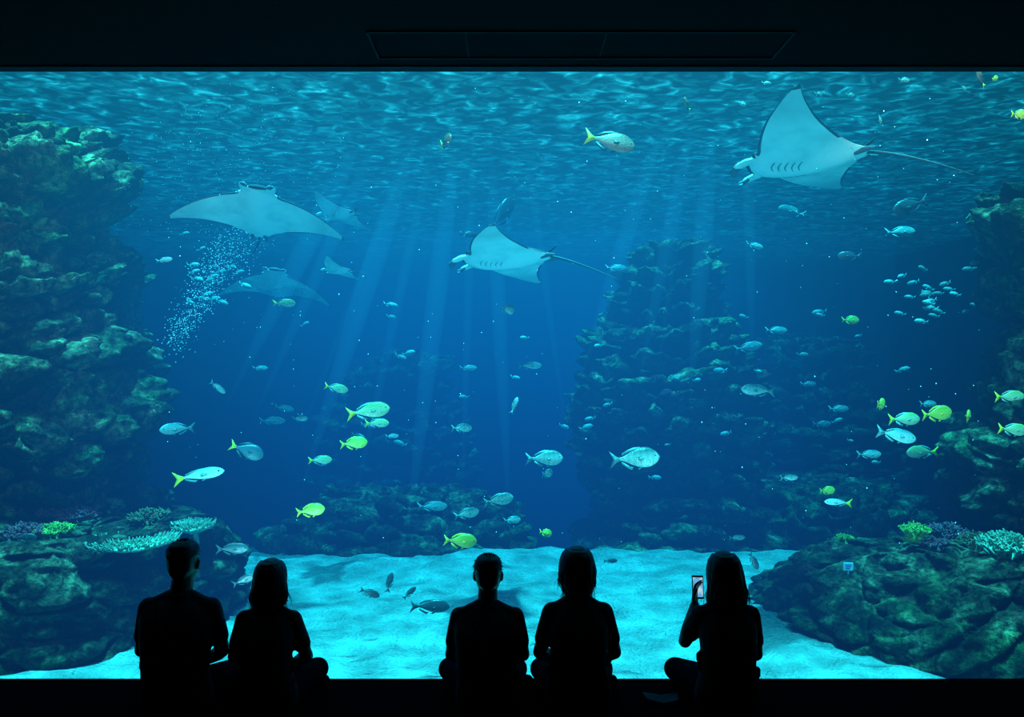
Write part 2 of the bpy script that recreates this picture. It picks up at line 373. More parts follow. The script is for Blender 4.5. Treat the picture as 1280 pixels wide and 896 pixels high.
# small plate on the right-hand ledge, standing in for a phone screen's reflection
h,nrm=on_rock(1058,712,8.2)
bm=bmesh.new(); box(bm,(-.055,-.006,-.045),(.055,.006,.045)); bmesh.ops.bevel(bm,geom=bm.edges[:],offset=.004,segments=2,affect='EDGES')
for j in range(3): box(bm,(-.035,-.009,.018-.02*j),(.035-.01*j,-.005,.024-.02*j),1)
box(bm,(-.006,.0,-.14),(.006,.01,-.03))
sg=mesh_obj('phone_reflection_plate',bm,[simple('reflection_plate',(.45,.7,.95),.4,.05,4),simple('reflection_marks',(.05,.1,.3),.6,.1,4)],False); sg.location=h+Vector((0,-.05,.05))

# ------------------------------------------------------------ fish
def fish_skin(name, back, belly, stripes=False, rough=.35):
    m,nt,out=newmat(name); L=nt.links.new
    b=N(nt,'ShaderNodeBsdfPrincipled'); tc=N(nt,'ShaderNodeTexCoord'); sp=N(nt,'ShaderNodeSeparateXYZ'); L(tc.outputs['Object'],sp.inputs[0])
    mr=N(nt,'ShaderNodeMapRange'); mr.inputs[1].default_value=-.12; mr.inputs[2].default_value=.17; L(sp.outputs['Z'],mr.inputs[0])
    r=ramp(nt,[(.20,belly),(.62,[.5*a+.5*c for a,c in zip(back,belly)]),(.9,back)]); L(mr.outputs[0],r.inputs['Fac'])
    col=r.outputs[0]
    if stripes:
        wv=N(nt,'ShaderNodeTexWave'); wv.inputs['Scale'].default_value=2.6; wv.inputs['Distortion'].default_value=.6; L(tc.outputs['Object'],wv.inputs['Vector'])
        rr=ramp(nt,[(.35,(.6,.65,.65)),(.6,(1,1,1))]); L(wv.outputs['Fac'],rr.inputs['Fac'])
        mx=N(nt,'ShaderNodeMix',data_type='RGBA',blend_type='MULTIPLY'); mx.inputs[0].default_value=.45; L(col,mx.inputs[6]); L(rr.outputs[0],mx.inputs[7]); col=mx.outputs[2]
    vo=N(nt,'ShaderNodeTexVoronoi'); vo.inputs['Scale'].default_value=38; L(tc.outputs['Object'],vo.inputs['Vector'])
    bp=N(nt,'ShaderNodeBump'); bp.inputs['Strength'].default_value=.25; bp.inputs['Distance'].default_value=.01; L(vo.outputs['Distance'],bp.inputs['Height']); L(bp.outputs[0],b.inputs['Normal'])
    L(col,b.inputs['Base Color']); b.inputs['Roughness'].default_value=rough; L(b.outputs[0],out.inputs['Surface']); return m
EYE=simple('fish_eye',(.01,.01,.01),.15,.1,5)
FIN_S=simple('silver_fin',(.14,.26,.26),.5,.2,12); FIN_Y=simple('yellow_fin',(.70,.58,.03),.5,.15,12); FIN_D=simple('dark_fin',(.03,.05,.06),.5,.2,12)
SK={'bream':(fish_skin('silver_bream_skin',(.06,.14,.14),(.48,.62,.58),True),FIN_S,.40,FIN_S),
    'silver':(fish_skin('silver_jack_skin',(.04,.14,.17),(.42,.58,.56)),FIN_S,.31,FIN_S),
    'ytail':(fish_skin('yellowtail_skin',(.16,.26,.08),(.46,.56,.36)),FIN_S,.36,FIN_Y),
    'yellow':(fish_skin('yellow_fish_skin',(.32,.36,.03),(.72,.68,.09)),FIN_Y,.44,FIN_Y),
    'slim':(fish_skin('fusilier_skin',(.10,.26,.28),(.62,.76,.76)),FIN_S,.22,FIN_Y),
    'grey':(fish_skin('grey_snapper_skin',(.12,.07,.05),(.30,.21,.17)),FIN_D,.38,FIN_Y),
    'dark':(fish_skin('dark_fish_skin',(.02,.04,.05),(.05,.08,.10)),FIN_D,.34,FIN_D),
    'navy':(fish_skin('blue_fish_skin',(.02,.06,.09),(.06,.14,.18)),FIN_D,.46,FIN_Y)}
NAMES={'bream':'striped_bream','silver':'silver_jack_fish','ytail':'yellowtail_fish','yellow':'yellow_fish','slim':'fusilier_fish','grey':'snapper_fish','dark':'dark_surgeonfish','navy':'yellow_tailed_surgeonfish'}
def fish_bm(bm, depth, T=Matrix(), det=1, mi=(0,1,2,3)):
    us=[0,.04,.12,.25,.38,.52,.68,.82,.92,1]; hf=[.10,.36,.68,.94,1,.93,.68,.38,.2,.17]
    wf=[.08,.3,.62,.92,1,.9,.62,.3,.13,.08]; nr=22 if det else 9; ns=18 if det else 8; out=[]
    for k in range(nr+1):
        u=k/nr; h=depth/2*cm(u,us,hf); w=depth*.19*cm(u,us,wf); x=.5-.80*u
        zc=.012*math.sin(u*3)
        out.append([T@Vector((x, math.sin(t)*w, zc+math.cos(t)*h*(1 if math.cos(t)>0 else .95))) for t in [2*math.pi*i/ns for i in range(ns)]])
    rings(bm,out,mi[0])
    def plate(pts,th=.006,m=mi[1]):
        a=[bm.verts.new(T@Vector((p[0],(p[2] if len(p)>2 else 0)-th,p[1]))) for p in pts]
        b=[bm.verts.new(T@Vector((p[0],(p[2] if len(p)>2 else 0)+th,p[1]))) for p in pts]
        bm.faces.new(a).material_index=m; bm.faces.new(list(reversed(b))).material_index=m
        for i in range(len(a)):
            j=(i+1)%len(a); bm.faces.new((a[j],a[i],b[i],b[j])).material_index=m
    D=depth
    plate([(-.27,.02),(-.27,-.02),(-.36,-.06),(-.49,-.13-D*.10),(-.44,-.05),(-.415,0),(-.44,.05),(-.49,.13+D*.10),(-.36,.06)],.006,mi[3])
    plate([(.20,D*.43),(.12,D*.54),(.0,D*.54),(-.12,D*.44),(-.24,D*.27),(-.26,D*.14),(-.1,D*.34),(.05,D*.44)])
    plate([(-.02,-D*.42),(-.07,-D*.54),(-.16,-D*.42),(-.26,-D*.24),(-.25,-D*.12),(-.1,-D*.36)])
    plate([(.17,-D*.40),(.08,-D*.55),(.04,-D*.50),(.09,-D*.42)])
    for s in (-1,1):
        y=s*D*.17
        plate([(.20,-.01,y),(.10,.02,y+s*.02),(.05,-.02,y+s*.03),(.09,-.05,y+s*.02)],.003)
        e=T@Vector((.40,s*D*.095,D*.09)); sc=T.to_scale()[0]
        if det:
            ellipsoid(bm,e,(.018*sc,.014*sc,.018*sc),None,8,mi[2])
            chain(bm,[T@Vector((.315-.03*math.cos(q),s*D*(.150+.018*math.cos(q)),D*.30*math.sin(q)-.005)) for q in (-1.0,-.5,0,.5,1.0)],[.004*sc]*5,5,mi[1])
FM={}
for k,(m,f,d,tm) in SK.items():
    bm=bmesh.new(); fish_bm(bm,d); bm.normal_update(); bmesh.ops.recalc_face_normals(bm,faces=bm.faces)
    me=bpy.data.meshes.new(NAMES[k]); bm.to_mesh(me); bm.free()
    for q in (m,f,EYE,tm): me.materials.append(q)
    me.polygons.foreach_set('use_smooth',[True]*len(me.polygons)); FM[k]=me
def fish(kind,bx,by,ln,d,head=1,yaw=0,pitch=0):
    """ln apparent length /1000 of distance; head=1 faces right; yaw,pitch degrees"""
    o=bpy.data.objects.new(NAMES[kind],FM[kind]); COL.objects.link(o)
    o.location=place(bx,by,d); s=ln/1000*d/max(.35,math.cos(math.radians(yaw)))
    o.scale=(s,s,s); y=math.radians(yaw)+(0 if head>0 else math.pi)
    o.rotation_mode='XYZ'; o.rotation_euler=(random.uniform(-.12,.12),math.radians(-pitch),y)
F=[('grey',557,177,17,8,1,-66,0),('grey',762,177,66,8,1,8,-10),('grey',859,131,14,8,-1,60,20),('dark',1138,257,54,9.4,-1,15,-18),('dark',1062,320,32,9.6,-1,5,0),
('ytail',420,485,30,9,1,10,-12),('ytail',460,514,54,8,1,10,8),('ytail',471,529,30,8.6,1,10,0),('yellow',442,554,34,8.2,1,10,5),('ytail',400,575,28,8.8,1,20,0),
('navy',308,563,42,8,1,15,-22),('slim',248,594,64,7.8,1,5,10),('yellow',388,638,36,7.6,1,5,8),('yellow',575,676,42,7.6,1,10,-5),('yellow',682,666,17,7.8,1,40,-15),
('bream',577,535,26,9.4,1,15,0),('silver',643,507,20,8.5,1,30,65),('silver',662,457,30,10.5,1,10,0),('bream',635,387,16,9,1,60,0),('bream',680,573,48,8.6,1,10,0),('bream',684,592,14,9,1,60,0),
('bream',793,573,64,7.8,1,5,3),('bream',623,625,38,8.4,1,15,8),('bream',583,642,32,8.8,1,15,10),('bream',640,650,22,9.2,1,20,0),('silver',540,633,38,10.5,1,10,0),
('silver',948,488,46,9,-1,10,5),('yellow',1101,505,20,8.4,1,50,0),('ytail',1130,524,44,8.4,1,10,0),('yellow',1171,517,42,8.2,1,10,5),('yellow',1210,520,17,8.2,1,55,10),
('ytail',1262,496,42,7.6,1,8,0),('ytail',1266,537,42,7.4,1,8,-5),('silver',1120,544,54,7.8,1,5,-12),('ytail',1153,565,44,9.6,-1,10,0),('silver',1086,568,34,9.6,1,10,0),
('silver',986,597,25,8.6,1,15,0),('yellow',1034,613,22,9,1,15,0),('slim',1048,628,38,8.4,-1,10,5),('silver',1048,511,28,11.5,1,10,0),('silver',272,484,22,9.5,1,20,-40),
('dark',290,686,40,7.4,1,8,0),('dark',305,725,30,7.2,1,10,20),('dark',462,741,26,7.8,1,20,-25),('dark',487,728,22,8.0,1,30,75),('dark',512,741,20,8.0,1,20,40),('dark',537,758,50,7.6,1,8,-3),
('dark',763,701,18,9.5,1,10,0),('dark',942,701,24,8.2,1,20,-60),('silver',921,672,22,9.4,1,10,0),('ytail',355,379,28,10,1,10,0),('yellow',1063,400,24,11,1,10,0),
('silver',970,413,30,12,1,10,0),('silver',935,434,38,12,1,10,10),('silver',1125,290,42,12,1,10,5),('silver',943,307,24,10.5,1,15,-10),('silver',770,335,28,12.5,1,10,0),('dark',585,293,20,11,1,30,0),
('silver',205,325,20,9,1,10,10),('grey',1226,98,24,7.6,-1,40,35),('yellow',1275,143,26,7.4,1,10,0),('bream',375,523,18,10,1,20,0),('silver',340,526,32,12.5,1,10,0),('silver',355,510,24,12.5,1,10,-10),
('silver',585,460,22,12,1,20,0),('silver',222,536,30,9.5,-1,50,0),('silver',1003,443,16,12,1,10,0),('silver',1027,530,26,13,1,10,0),('silver',1010,480,22,13,1,10,0),('dark',628,268,46,13.5,1,40,50),('silver',990,265,40,14,-1,20,10),
('bream',928,130,12,8.0,1,40,0),('bream',985,156,14,8.0,1,20,0),('bream',1023,118,14,8.0,1,30,0),('bream',1063,119,13,8.0,1,20,0),('bream',1100,150,12,8.0,1,60,0),('bream',1130,100,16,8.0,1,10,0),('bream',958,104,13,8.0,1,10,0),('bream',1205,110,12,8.0,1,40,0),  # small pale fish standing in for white reflections near the surface
('yellow',1244,98,12,7.6,1,30,20),('silver',1160,505,26,10,1,20,0),('silver',490,545,16,9.5,1,30,0),('silver',325,460,18,12,1,20,0),('dark',30,672,30,7.2,1,10,0)]
for f in F: fish(*f)
def school(name,items,kind):
    bm=bmesh.new()
    for bx,by,ln,d,h in items:
        s=ln/1000*d; T=Matrix.Translation(place(bx,by,d))@Matrix.Rotation(random.uniform(-.4,.4)+(0 if h>0 else math.pi),4,'Z')@Matrix.Rotation(random.uniform(-.4,.4),4,'Y')@Matrix.Diagonal((s,s,s,1))
        fish_bm(bm,SK[kind][2],T,0)
    bmesh.ops.recalc_face_normals(bm,faces=bm.faces)
    mesh_obj(name,bm,[SK[kind][0],SK[kind][1],EYE,SK[kind][3]])
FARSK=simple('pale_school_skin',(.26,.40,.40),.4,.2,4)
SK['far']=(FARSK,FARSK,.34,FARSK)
rr=random.Random(3)
school('fish_school',[(rr.gauss(1165,28),rr.gauss(372,18),rr.uniform(11,19),rr.uniform(11,13),-1) for _ in range(26)],'far')
school('fish_school',[(rr.gauss(265,30),rr.gauss(352,26),rr.uniform(12,20),rr.uniform(12,13.5),1) for _ in range(16)],'far')
school('fish_school',[(rr.uniform(360,1180),rr.uniform(380,600),rr.uniform(9,20),rr.uniform(12,13.2),rr.choice((-1,1))) for _ in range(34)],'far')

# ------------------------------------------------------------ manta rays
BACK=simple('manta_back',(.02,.035,.045),.6,.4,3)
def belly_mat():
    m,nt,out=newmat('manta_belly'); L=nt.links.new; b=N(nt,'ShaderNodeBsdfPrincipled'); tc=N(nt,'ShaderNodeTexCoord')
    n=N(nt,'ShaderNodeTexNoise'); n.inputs['Scale'].default_value=4; n.inputs['Detail'].default_value=5; L(tc.outputs['Object'],n.inputs['Vector'])
    r=ramp(nt,[(.3,(.60,.78,.75)),(.55,(.88,.99,.96))]); L(n.outputs['Fac'],r.inputs['Fac'])
    # grey pigment toward the wing tips
    sp=N(nt,'ShaderNodeSeparateXYZ'); L(tc.outputs['Object'],sp.inputs[0])
    ab=N(nt,'ShaderNodeMath',operation='ABSOLUTE'); L(sp.outputs['Y'],ab.inputs[0])
    ad=N(nt,'ShaderNodeMath',operation='MULTIPLY_ADD'); L(n.outputs['Fac'],ad.inputs[0]); ad.inputs[1].default_value=.35; L(ab.outputs[0],ad.inputs[2])
    r2=ramp(nt,[(.74,(1,1,1)),(1.0,(.6,.68,.70))]); L(ad.outputs[0],r2.inputs['Fac'])
    mx=N(nt,'ShaderNodeMix',data_type='RGBA',blend_type='MULTIPLY'); mx.inputs[0].default_value=1; L(r.outputs[0],mx.inputs[6]); L(r2.outputs[0],mx.inputs[7])
    L(mx.outputs[2],b.inputs['Base Color']); b.inputs['Roughness'].default_value=.5
    bp=N(nt,'ShaderNodeBump'); bp.inputs['Strength'].default_value=.35; bp.inputs['Distance'].default_value=.03; L(n.outputs['Fac'],bp.inputs['Height']); L(bp.outputs[0],b.inputs['Normal'])
    L(b.outputs[0],out.inputs['Surface']); return m
BELLY=belly_mat(); MOUTH=simple('manta_mouth',(.015,.015,.02),.8,.2,5); SHADE=simple('manta_margin',(.07,.10,.12),.6,.3,5); GILL=simple('manta_gill',(.22,.30,.31),.7,.2,5)
def manta(loc,fwd,up,L,fl,fr_,sweep=0,tail_bend=(0,-.15),tail_len=.95):
    bm=bmesh.new()
    aL=[0,.10,.16,.24,.36,.52,.68,.82,.93,1]; xL=[.44,.43,.37,.30,.255,.18,.08,-.04,-.15,-.25]
    aT=[0,.08,.16,.3,.45,.6,.75,.88,1]; xT=[-.56,-.54,-.46,-.38,-.32,-.275,-.255,-.25,-.265]
    b=1.12; NS,NC=48,26
    def wing(a,flex):  # integrate a bend
        y=z=0; n=24
        for k in range(n):
            q=a*(k+.5)/n; ang=flex*(.35+1.1*q); y+=math.cos(ang)*a/n; z+=math.sin(ang)*a/n
        return y*b,z*b,flex*(.35+1.1*a)
    T=[];B=[]
    for i in range(-NS,NS+1):
        s=1 if i>0 else -1; a=abs(i)/NS
        y,z,ang=wing(a,fl if s>0 else fr_)
        if a<.12: ang*=a/.12
        l=cm(a,aL,xL)+sweep*a*a; t=cm(a,aT,xT)+sweep*a*a
        th=.115*math.exp(-(a/.19)**2)+.034*(1-a)**.9+.002
        rt=[];rb=[]
        for j in range(NC+1):
            c=j/NC; x=l+(t-l)*c; h=th*max(0,math.sin(math.pi*min(1,c**.75)))**.7
            ny,nz=-math.sin(ang)*s,math.cos(ang)
            rt.append(Vector((x,y*s+ny*h,z+nz*h*1.0))); rb.append(Vector((x,y*s-ny*h*.8,z-nz*h*.8)))
        T.append([bm.verts.new(p) for p in rt]); B.append([bm.verts.new(p) for p in rb])
    for i in range(2*NS):
        a=abs(i-NS+.5)/NS
        for j in range(NC):
            bm.faces.new((T[i][j],T[i][j+1],T[i+1][j+1],T[i+1][j])).material_index=0
            f=bm.faces.new((B[i][j],B[i+1][j],B[i+1][j+1],B[i][j+1]))
            f.material_index=3 if (a>.96 or (j>=NC-1 and a>.3) or (j<1 and a>.2)) else 1
    bmesh.ops.remove_doubles(bm,verts=bm.verts,dist=.0015)
    for s in (-1,1):
        # cephalic lobe: broad paddle curling inward and down
        pts=[Vector((.34,s*.155,.0)),Vector((.42,s*.172,-.018)),Vector((.49,s*.168,-.045)),Vector((.535,s*.145,-.078)),Vector((.54,s*.118,-.105))]
        rd=[.050,.050,.046,.036,.020]
        for k in range(4): capsule(bm,pts[k],pts[k+1],rd[k],rd[k+1],12,3 if k>=2 else 1,.5)
        ellipsoid(bm,(.33,s*.195,.025),(.034,.03,.03),None,10,2)
        for g in range(5):
            xx=.21-.055*g; yy=.075-.006*g
            pp=[]
            for q in range(5):
                u=q/4; Y=yy+.10*u; X=xx-.035*u+.02*math.sin(math.pi*u)
                th=.115*math.exp(-((Y/b)/.19)**2)+.034*(1-Y/b)**.9
                l=cm(Y/b,aL,xL); t=cm(Y/b,aT,xT); c=min(1,max(0,(X-l)/(t-l)))
                pp.append(Vector((X,s*Y,-.8*th*math.sin(math.pi*c**.75)**.7+.003)))
            chain(bm,pp,[.003,.006,.007,.006,.003],6,4)
        chain(bm,[Vector((-.46,s*.07,-.005)),Vector((-.60,s*.10,-.01))],[.04,.012],8,3)
    ellipsoid(bm,(.425,0,-.012),(.024,.12,.022),None,12,2)
    capsule(bm,Vector((-.50,0,.03)),Vector((-.60,0,.11)),.035,.012,8,0,.4)
    pts=[];rd=[]
    for k in range(15):
        u=k/14; pts.append(Vector((-.52-tail_len*u, tail_bend[0]*u*u, .0+tail_bend[1]*u**1.3))); rd.append(.013*(1-u)**1.0+.0035)
    chain(bm,pts,rd,8,0)
    bmesh.ops.recalc_face_normals(bm,faces=bm.faces)
    o=mesh_obj('manta_ray',bm,[BACK,BELLY,MOUTH,SHADE,GILL])
    Fv=Vector(fwd).normalized(); U=Vector(up); Y=U.cross(Fv).normalized(); U=Fv.cross(Y)
    M=Matrix((Fv,Y,U)).transposed().to_4x4()
    o.matrix_world=Matrix.Translation(loc)@M@Matrix.Diagonal((L,L,L,1))
    return o
R_=math.radians
manta(place(1000,201,8.6),(-.86,.50,-.02),(0,math.sin(R_(10)),math.cos(R_(10))),1.24,R_(8),R_(6),.06,(-.15,-.26),.78)
manta(place(628,323,9.5),(-.97,.24,-.02),(0,math.sin(R_(8)),math.cos(R_(8))),1.08,R_(2),R_(-2),.05,(.05,-.30),.74)
manta(place(323,262,9.5),(.26,-.9,.55),(-.01,.48,.88),.93,R_(-5),R_(-7),-.02,(-.25,-.1),.6)
manta(place(345,352,12.4),(.2,-.9,.5),(0,.48,.88),.80,R_(-16),R_(-16),-.05,(0,-.1),.6)
manta(place(422,268,11.4),(-.9,.5,.0),(0,.3,.9),.58,R_(6),R_(2),0,(0,-.1),.6)
manta(place(422,338,11),(-.9,.3,.05),(0,.2,.9),.42,R_(8),R_(2),0,(0,-.1),.6)

# ------------------------------------------------------------ bubbles
bm=bmesh.new(); rb=random.Random(5)
for k in range(1700):
    t=rb.random()**.8
    bx=213+85*t+rb.gauss(0,7+13*t); by=435-140*t+rb.gauss(0,10)
    if k>1250: bx=rb.gauss(285,60); by=rb.uniform(105,290)
    r=rb.uniform(.003,.009) if k<1250 else rb.uniform(.003,.006)
    M=Matrix.Translation(place(bx,by,rb.uniform(9.6,10.6)))@Matrix.Diagonal((r,r,r*.8,1))
    bmesh.ops.create_icosphere(bm,subdivisions=1,radius=1,matrix=M)
mesh_obj('air_bubbles',bm,[simple('bubble_film',(.6,.8,.85),.2,.1,4,0,.8)])
bm=bmesh.new()
for k in range(260):
    d=rb.uniform(6,11); M=Matrix.Translation(place(rb.uniform(200,1230),rb.uniform(110,680),d))
    bmesh.ops.create_icosphere(bm,subdivisions=1,radius=rb.uniform(.003,.006),matrix=M)
mesh_obj('floating_plankton',bm,[bpy.data.materials['bubble_film']])

# ------------------------------------------------------------ sun shafts, imitated by glowing spindles in the water
BM_=beam_mat()
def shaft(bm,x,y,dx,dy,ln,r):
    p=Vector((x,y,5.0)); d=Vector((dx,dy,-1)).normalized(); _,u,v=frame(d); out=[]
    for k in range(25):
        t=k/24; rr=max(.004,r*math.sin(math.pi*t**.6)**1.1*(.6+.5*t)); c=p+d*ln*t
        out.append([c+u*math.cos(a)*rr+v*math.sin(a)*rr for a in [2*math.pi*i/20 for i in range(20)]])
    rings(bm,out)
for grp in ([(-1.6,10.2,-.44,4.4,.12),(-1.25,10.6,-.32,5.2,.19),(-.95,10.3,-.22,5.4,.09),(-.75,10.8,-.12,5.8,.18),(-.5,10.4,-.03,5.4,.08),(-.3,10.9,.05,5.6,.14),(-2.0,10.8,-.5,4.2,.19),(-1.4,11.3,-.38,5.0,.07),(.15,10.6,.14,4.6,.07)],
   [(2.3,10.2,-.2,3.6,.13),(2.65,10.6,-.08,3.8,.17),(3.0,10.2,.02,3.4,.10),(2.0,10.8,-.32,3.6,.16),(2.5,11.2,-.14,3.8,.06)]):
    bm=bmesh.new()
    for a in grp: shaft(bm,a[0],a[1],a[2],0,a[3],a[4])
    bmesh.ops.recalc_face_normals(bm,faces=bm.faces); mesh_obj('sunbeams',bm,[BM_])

# ------------------------------------------------------------ people
SKIN=simple('skin',(.20,.11,.08),.5,.1,10,0,.5); HAIR=simple('dark_hair',(.018,.012,.009),.42,.4,40,.3,.6)
SH=[simple('shirt_navy',(.024,.03,.045),.8,.2,20,.2,.3),simple('shirt_black',(.016,.016,.018),.8,.2,20,.2,.3),simple('shirt_grey',(.03,.03,.034),.8,.2,20,.2,.3)]
PANT=simple('dark_denim',(.012,.015,.024),.95,.2,30,.2,.05); SHOE=simple('shoe_rubber',(.02,.02,.02),.8,.2,20,0,.1)
EYEW=simple('eye_white',(.6,.6,.6),.3,.05,5)
def remesh(o,v,sm=4):
    m=o.modifiers.new('weld_skin','REMESH'); m.mode='VOXEL'; m.voxel_size=v; m.use_smooth_shade=True
    s=o.modifiers.new('relax','SMOOTH'); s.factor=.5; s.iterations=sm
def loft(bm,secs,seg=32,e=2.3):
    out=[]
    for z,cx,cy,rx,ry in secs:
        r=[]
        for i in range(seg):
            t=2*math.pi*i/seg; c,s=math.cos(t),math.sin(t)
            r.append(Vector((cx+rx*math.copysign(abs(c)**(2/e),c),cy+ry*math.copysign(abs(s)**(2/e),s),z)))
        out.append(r)
    rings(bm,out)
def dense(secs,n=40):
    zs=[s[0] for s in secs]; out=[]
    for k in range(n+1):
        z=zs[0]+(zs[-1]-zs[0])*k/n; out.append((z,)+tuple(cm(z,zs,[s[j] for s in secs]) for j in range(1,5)))
    return out
def hand(bm,w,d,n,side,curl,s=1):
    """w wrist, d pointing direction, n palm normal, side: thumb side sign"""
    w=Vector(w); d=Vector(d).normalized(); n=(Vector(n)-d*Vector(n).dot(d)).normalized(); a=d.cross(n)*side
    for k,(off,ln) in enumerate([(.030,.070),(.010,.078),(-.010,.072),(-.029,.057)]):
        kn=w+d*(.088-.004*abs(k-1))*s+a*off*s
        capsule(bm,w+d*.012*s+a*off*.55*s,kn,.013*s,.0105*s,8)
        p=kn; ang=curl*.6
        for seg_,f in enumerate((.45,.32,.23)):
            dd=d*math.cos(ang)+n*math.sin(ang); q=p+dd*ln*f*s
            capsule(bm,p,q,(.0095-.0012*seg_)*s,(.0088-.0012*seg_)*s,8); p=q; ang+=curl
    b_=w+d*.02*s+a*.02*s; t1=b_+(a*.8+d*.6+n*.25).normalized()*.038*s; t2=t1+(a*.35+d*.85+n*.35).normalized()*.034*s; t3=t2+(a*.05+d*.9+n*.5).normalized()*.024*s
    chain(bm,[b_,t1,t2,t3],[.015*s,.0125*s,.0105*s,.0085*s],8)
def person(name,bx,head_by,hair,female,knees,arms,shirt,lean=0,head_dx=0,strap=False,wscale=1,yaw=0,bag=None):
    d0=4.38; x=(bx-640)/1000*d0; top=CAMZ-(head_by-448)/1000*d0; k=top/.895
    E=empty(name,(x,d0,0)); E.rotation_euler=(0,0,math.radians(yaw)); W=wscale
    sh=.190*W*(.93 if female else 1); lx=lean
    bm=bmesh.new()
    hp=.18 if female else .175
    secs=[(.02,0,-.02,hp*.95,.115),(.08,0,-.03,hp*1.03,.13),(.16,lx*.2,-.045,hp*.98,.125),(.27,lx*.4,-.06,.152 if female else .168,.115),(.38,lx*.6,-.055,.158 if female else .178,.118),(.48,lx*.8,-.035,.162 if female else .186,.115),(.545,lx*.95,-.012,.145 if female else .170,.092),(.59,lx,.005,.10,.072),(.625,lx,.012,.066,.06)]
    secs=[(z*k,a,b,rx*k*W,ry*k) for z,a,b,rx,ry in secs]
    loft(bm,dense(secs))
    rf=random.Random(int(bx))
    # cloth folds across the back and waist
    for j in range(7):
        z=rf.uniform(.10,.34); s=rf.choice((-1,1)); 
        capsule(bm,Vector((s*.165*W,-.06,z))*k,Vector((s*.03,-.150+.02*abs(z-.2),z+rf.uniform(-.05,.05)))*k,.020*k,.010*k,8)
    A={}
    for s,key in ((-1,'l'),(1,'r')):
        sp=Vector((lx+s*(sh-.035),0,.538))*k; el,wr,hd=arms[key]
        A[key]=(sp,Vector(el),Vector(wr),hd)
        capsule(bm,Vector((lx+s*.03,.008,.60))*k,sp+Vector((-s*.02,0,.004))*k,.046*k,.050*k,14)
        capsule(bm,Vector((lx+s*.06,.0,.55))*k,sp,.055*k,.056*k,14)
        m_=sp.lerp(A[key][1],.66)
        chain(bm,[sp,m_],[.058*k,.054*k],14)
    torso=mesh_obj('shirt',bm,[shirt],True,E); remesh(torso,.009,5)
    bm=bmesh.new()
    ellipsoid(bm,(0,-.02,.095*k),(.180*k*W,.135*k,.095*k))
    for s,kx in ((-1,knees[0]),(1,knees[1])):
        hip=Vector((s*.085,.0,.098))*k; kn=Vector((kx,.25,.125)); an=Vector((-s*.10,.29 if s<0 else .24,.06))
        chain(bm,[hip,hip.lerp(kn,.5)+Vector((0,0,.006)),kn,kn.lerp(an,.4),an],[.092*k,.083*k,.066,.058,.043],14)
    tr=mesh_obj('trousers',bm,[PANT],True,E); remesh(tr,.010,5)
    bm=bmesh.new()
    for s in (-1,1):
        an=Vector((-s*.10,.29 if s<0 else .24,.045)); toe=an+Vector((-s*.13,.03,-.012))
        capsule(bm,an+Vector((s*.02,0,-.004)),an.lerp(toe,.5),.036,.04,12); capsule(bm,an.lerp(toe,.5),toe,.04,.031,12)
    so=mesh_obj('shoes',bm,[SHOE],True,E); remesh(so,.008,3)
    bm=bmesh.new(); hx=lx+head_dx; DZ=-.018
    H=lambda p: Vector((hx+p[0],.045+p[1],p[2]+DZ))*k
    chain(bm,[Vector((lx,.01,.57))*k,Vector(((lx+hx)/2,.025,.64))*k,H((0,-.005,.72))],[.066*k,.058*k,.055*k],16)
    hs=[(.668,0,.055,.022,.028),(.685,0,.045,.045,.052),(.715,0,.022,.062,.075),(.75,0,.010,.071,.086),(.79,0,.003,.076,.093),(.83,0,0,.077,.095),(.865,0,-.002,.069,.086),(.89,0,-.004,.052,.066),(.905,0,-.005,.026,.034)]
    loft(bm,[( (z+DZ)*k,(hx+a)*k,(.045+b)*k,rx*k,ry*k) for z,a,b,rx,ry in dense(hs,24)],28,2.1)
    capsule(bm,H((0,.088,.80)),H((0,.105,.762)),.008*k,.013*k,10)
    for s in (-1,1):
        ellipsoid(bm,H((s*.079,-.002,.782)),(.012*k,.020*k,.032*k))
        ellipsoid(bm,H((s*.028,.082,.812)),(.02*k,.012*k,.007*k))
    capsule(bm,H((-.018,.094,.733)),H((.018,.094,.733)),.006*k,.006*k,8); capsule(bm,H((-.014,.093,.723)),H((.014,.093,.723)),.006*k,.006*k,8)
    for key,s in (('l',-1),('r',1)):
        sp,el,wr,hd=A[key]
        chain(bm,[sp.lerp(el,.4),el,el.lerp(wr,.35),wr],[.044*k,.038*k,.040*k,.027*k],14)
        hand(bm,wr,hd[0],hd[1],hd[2],hd[3],k*.98)
    bd=mesh_obj('head_arms_hands',bm,[SKIN],True,E); remesh(bd,.0055,3)
    bm=bmesh.new()
    for s in (-1,1): ellipsoid(bm,H((s*.029,.084,.795)),(.012*k,.010*k,.009*k),None,12)
    mesh_obj('eyes',bm,[EYEW],True,E)
    bm=bmesh.new(); rh=random.Random(bx); bl=bmesh.new()
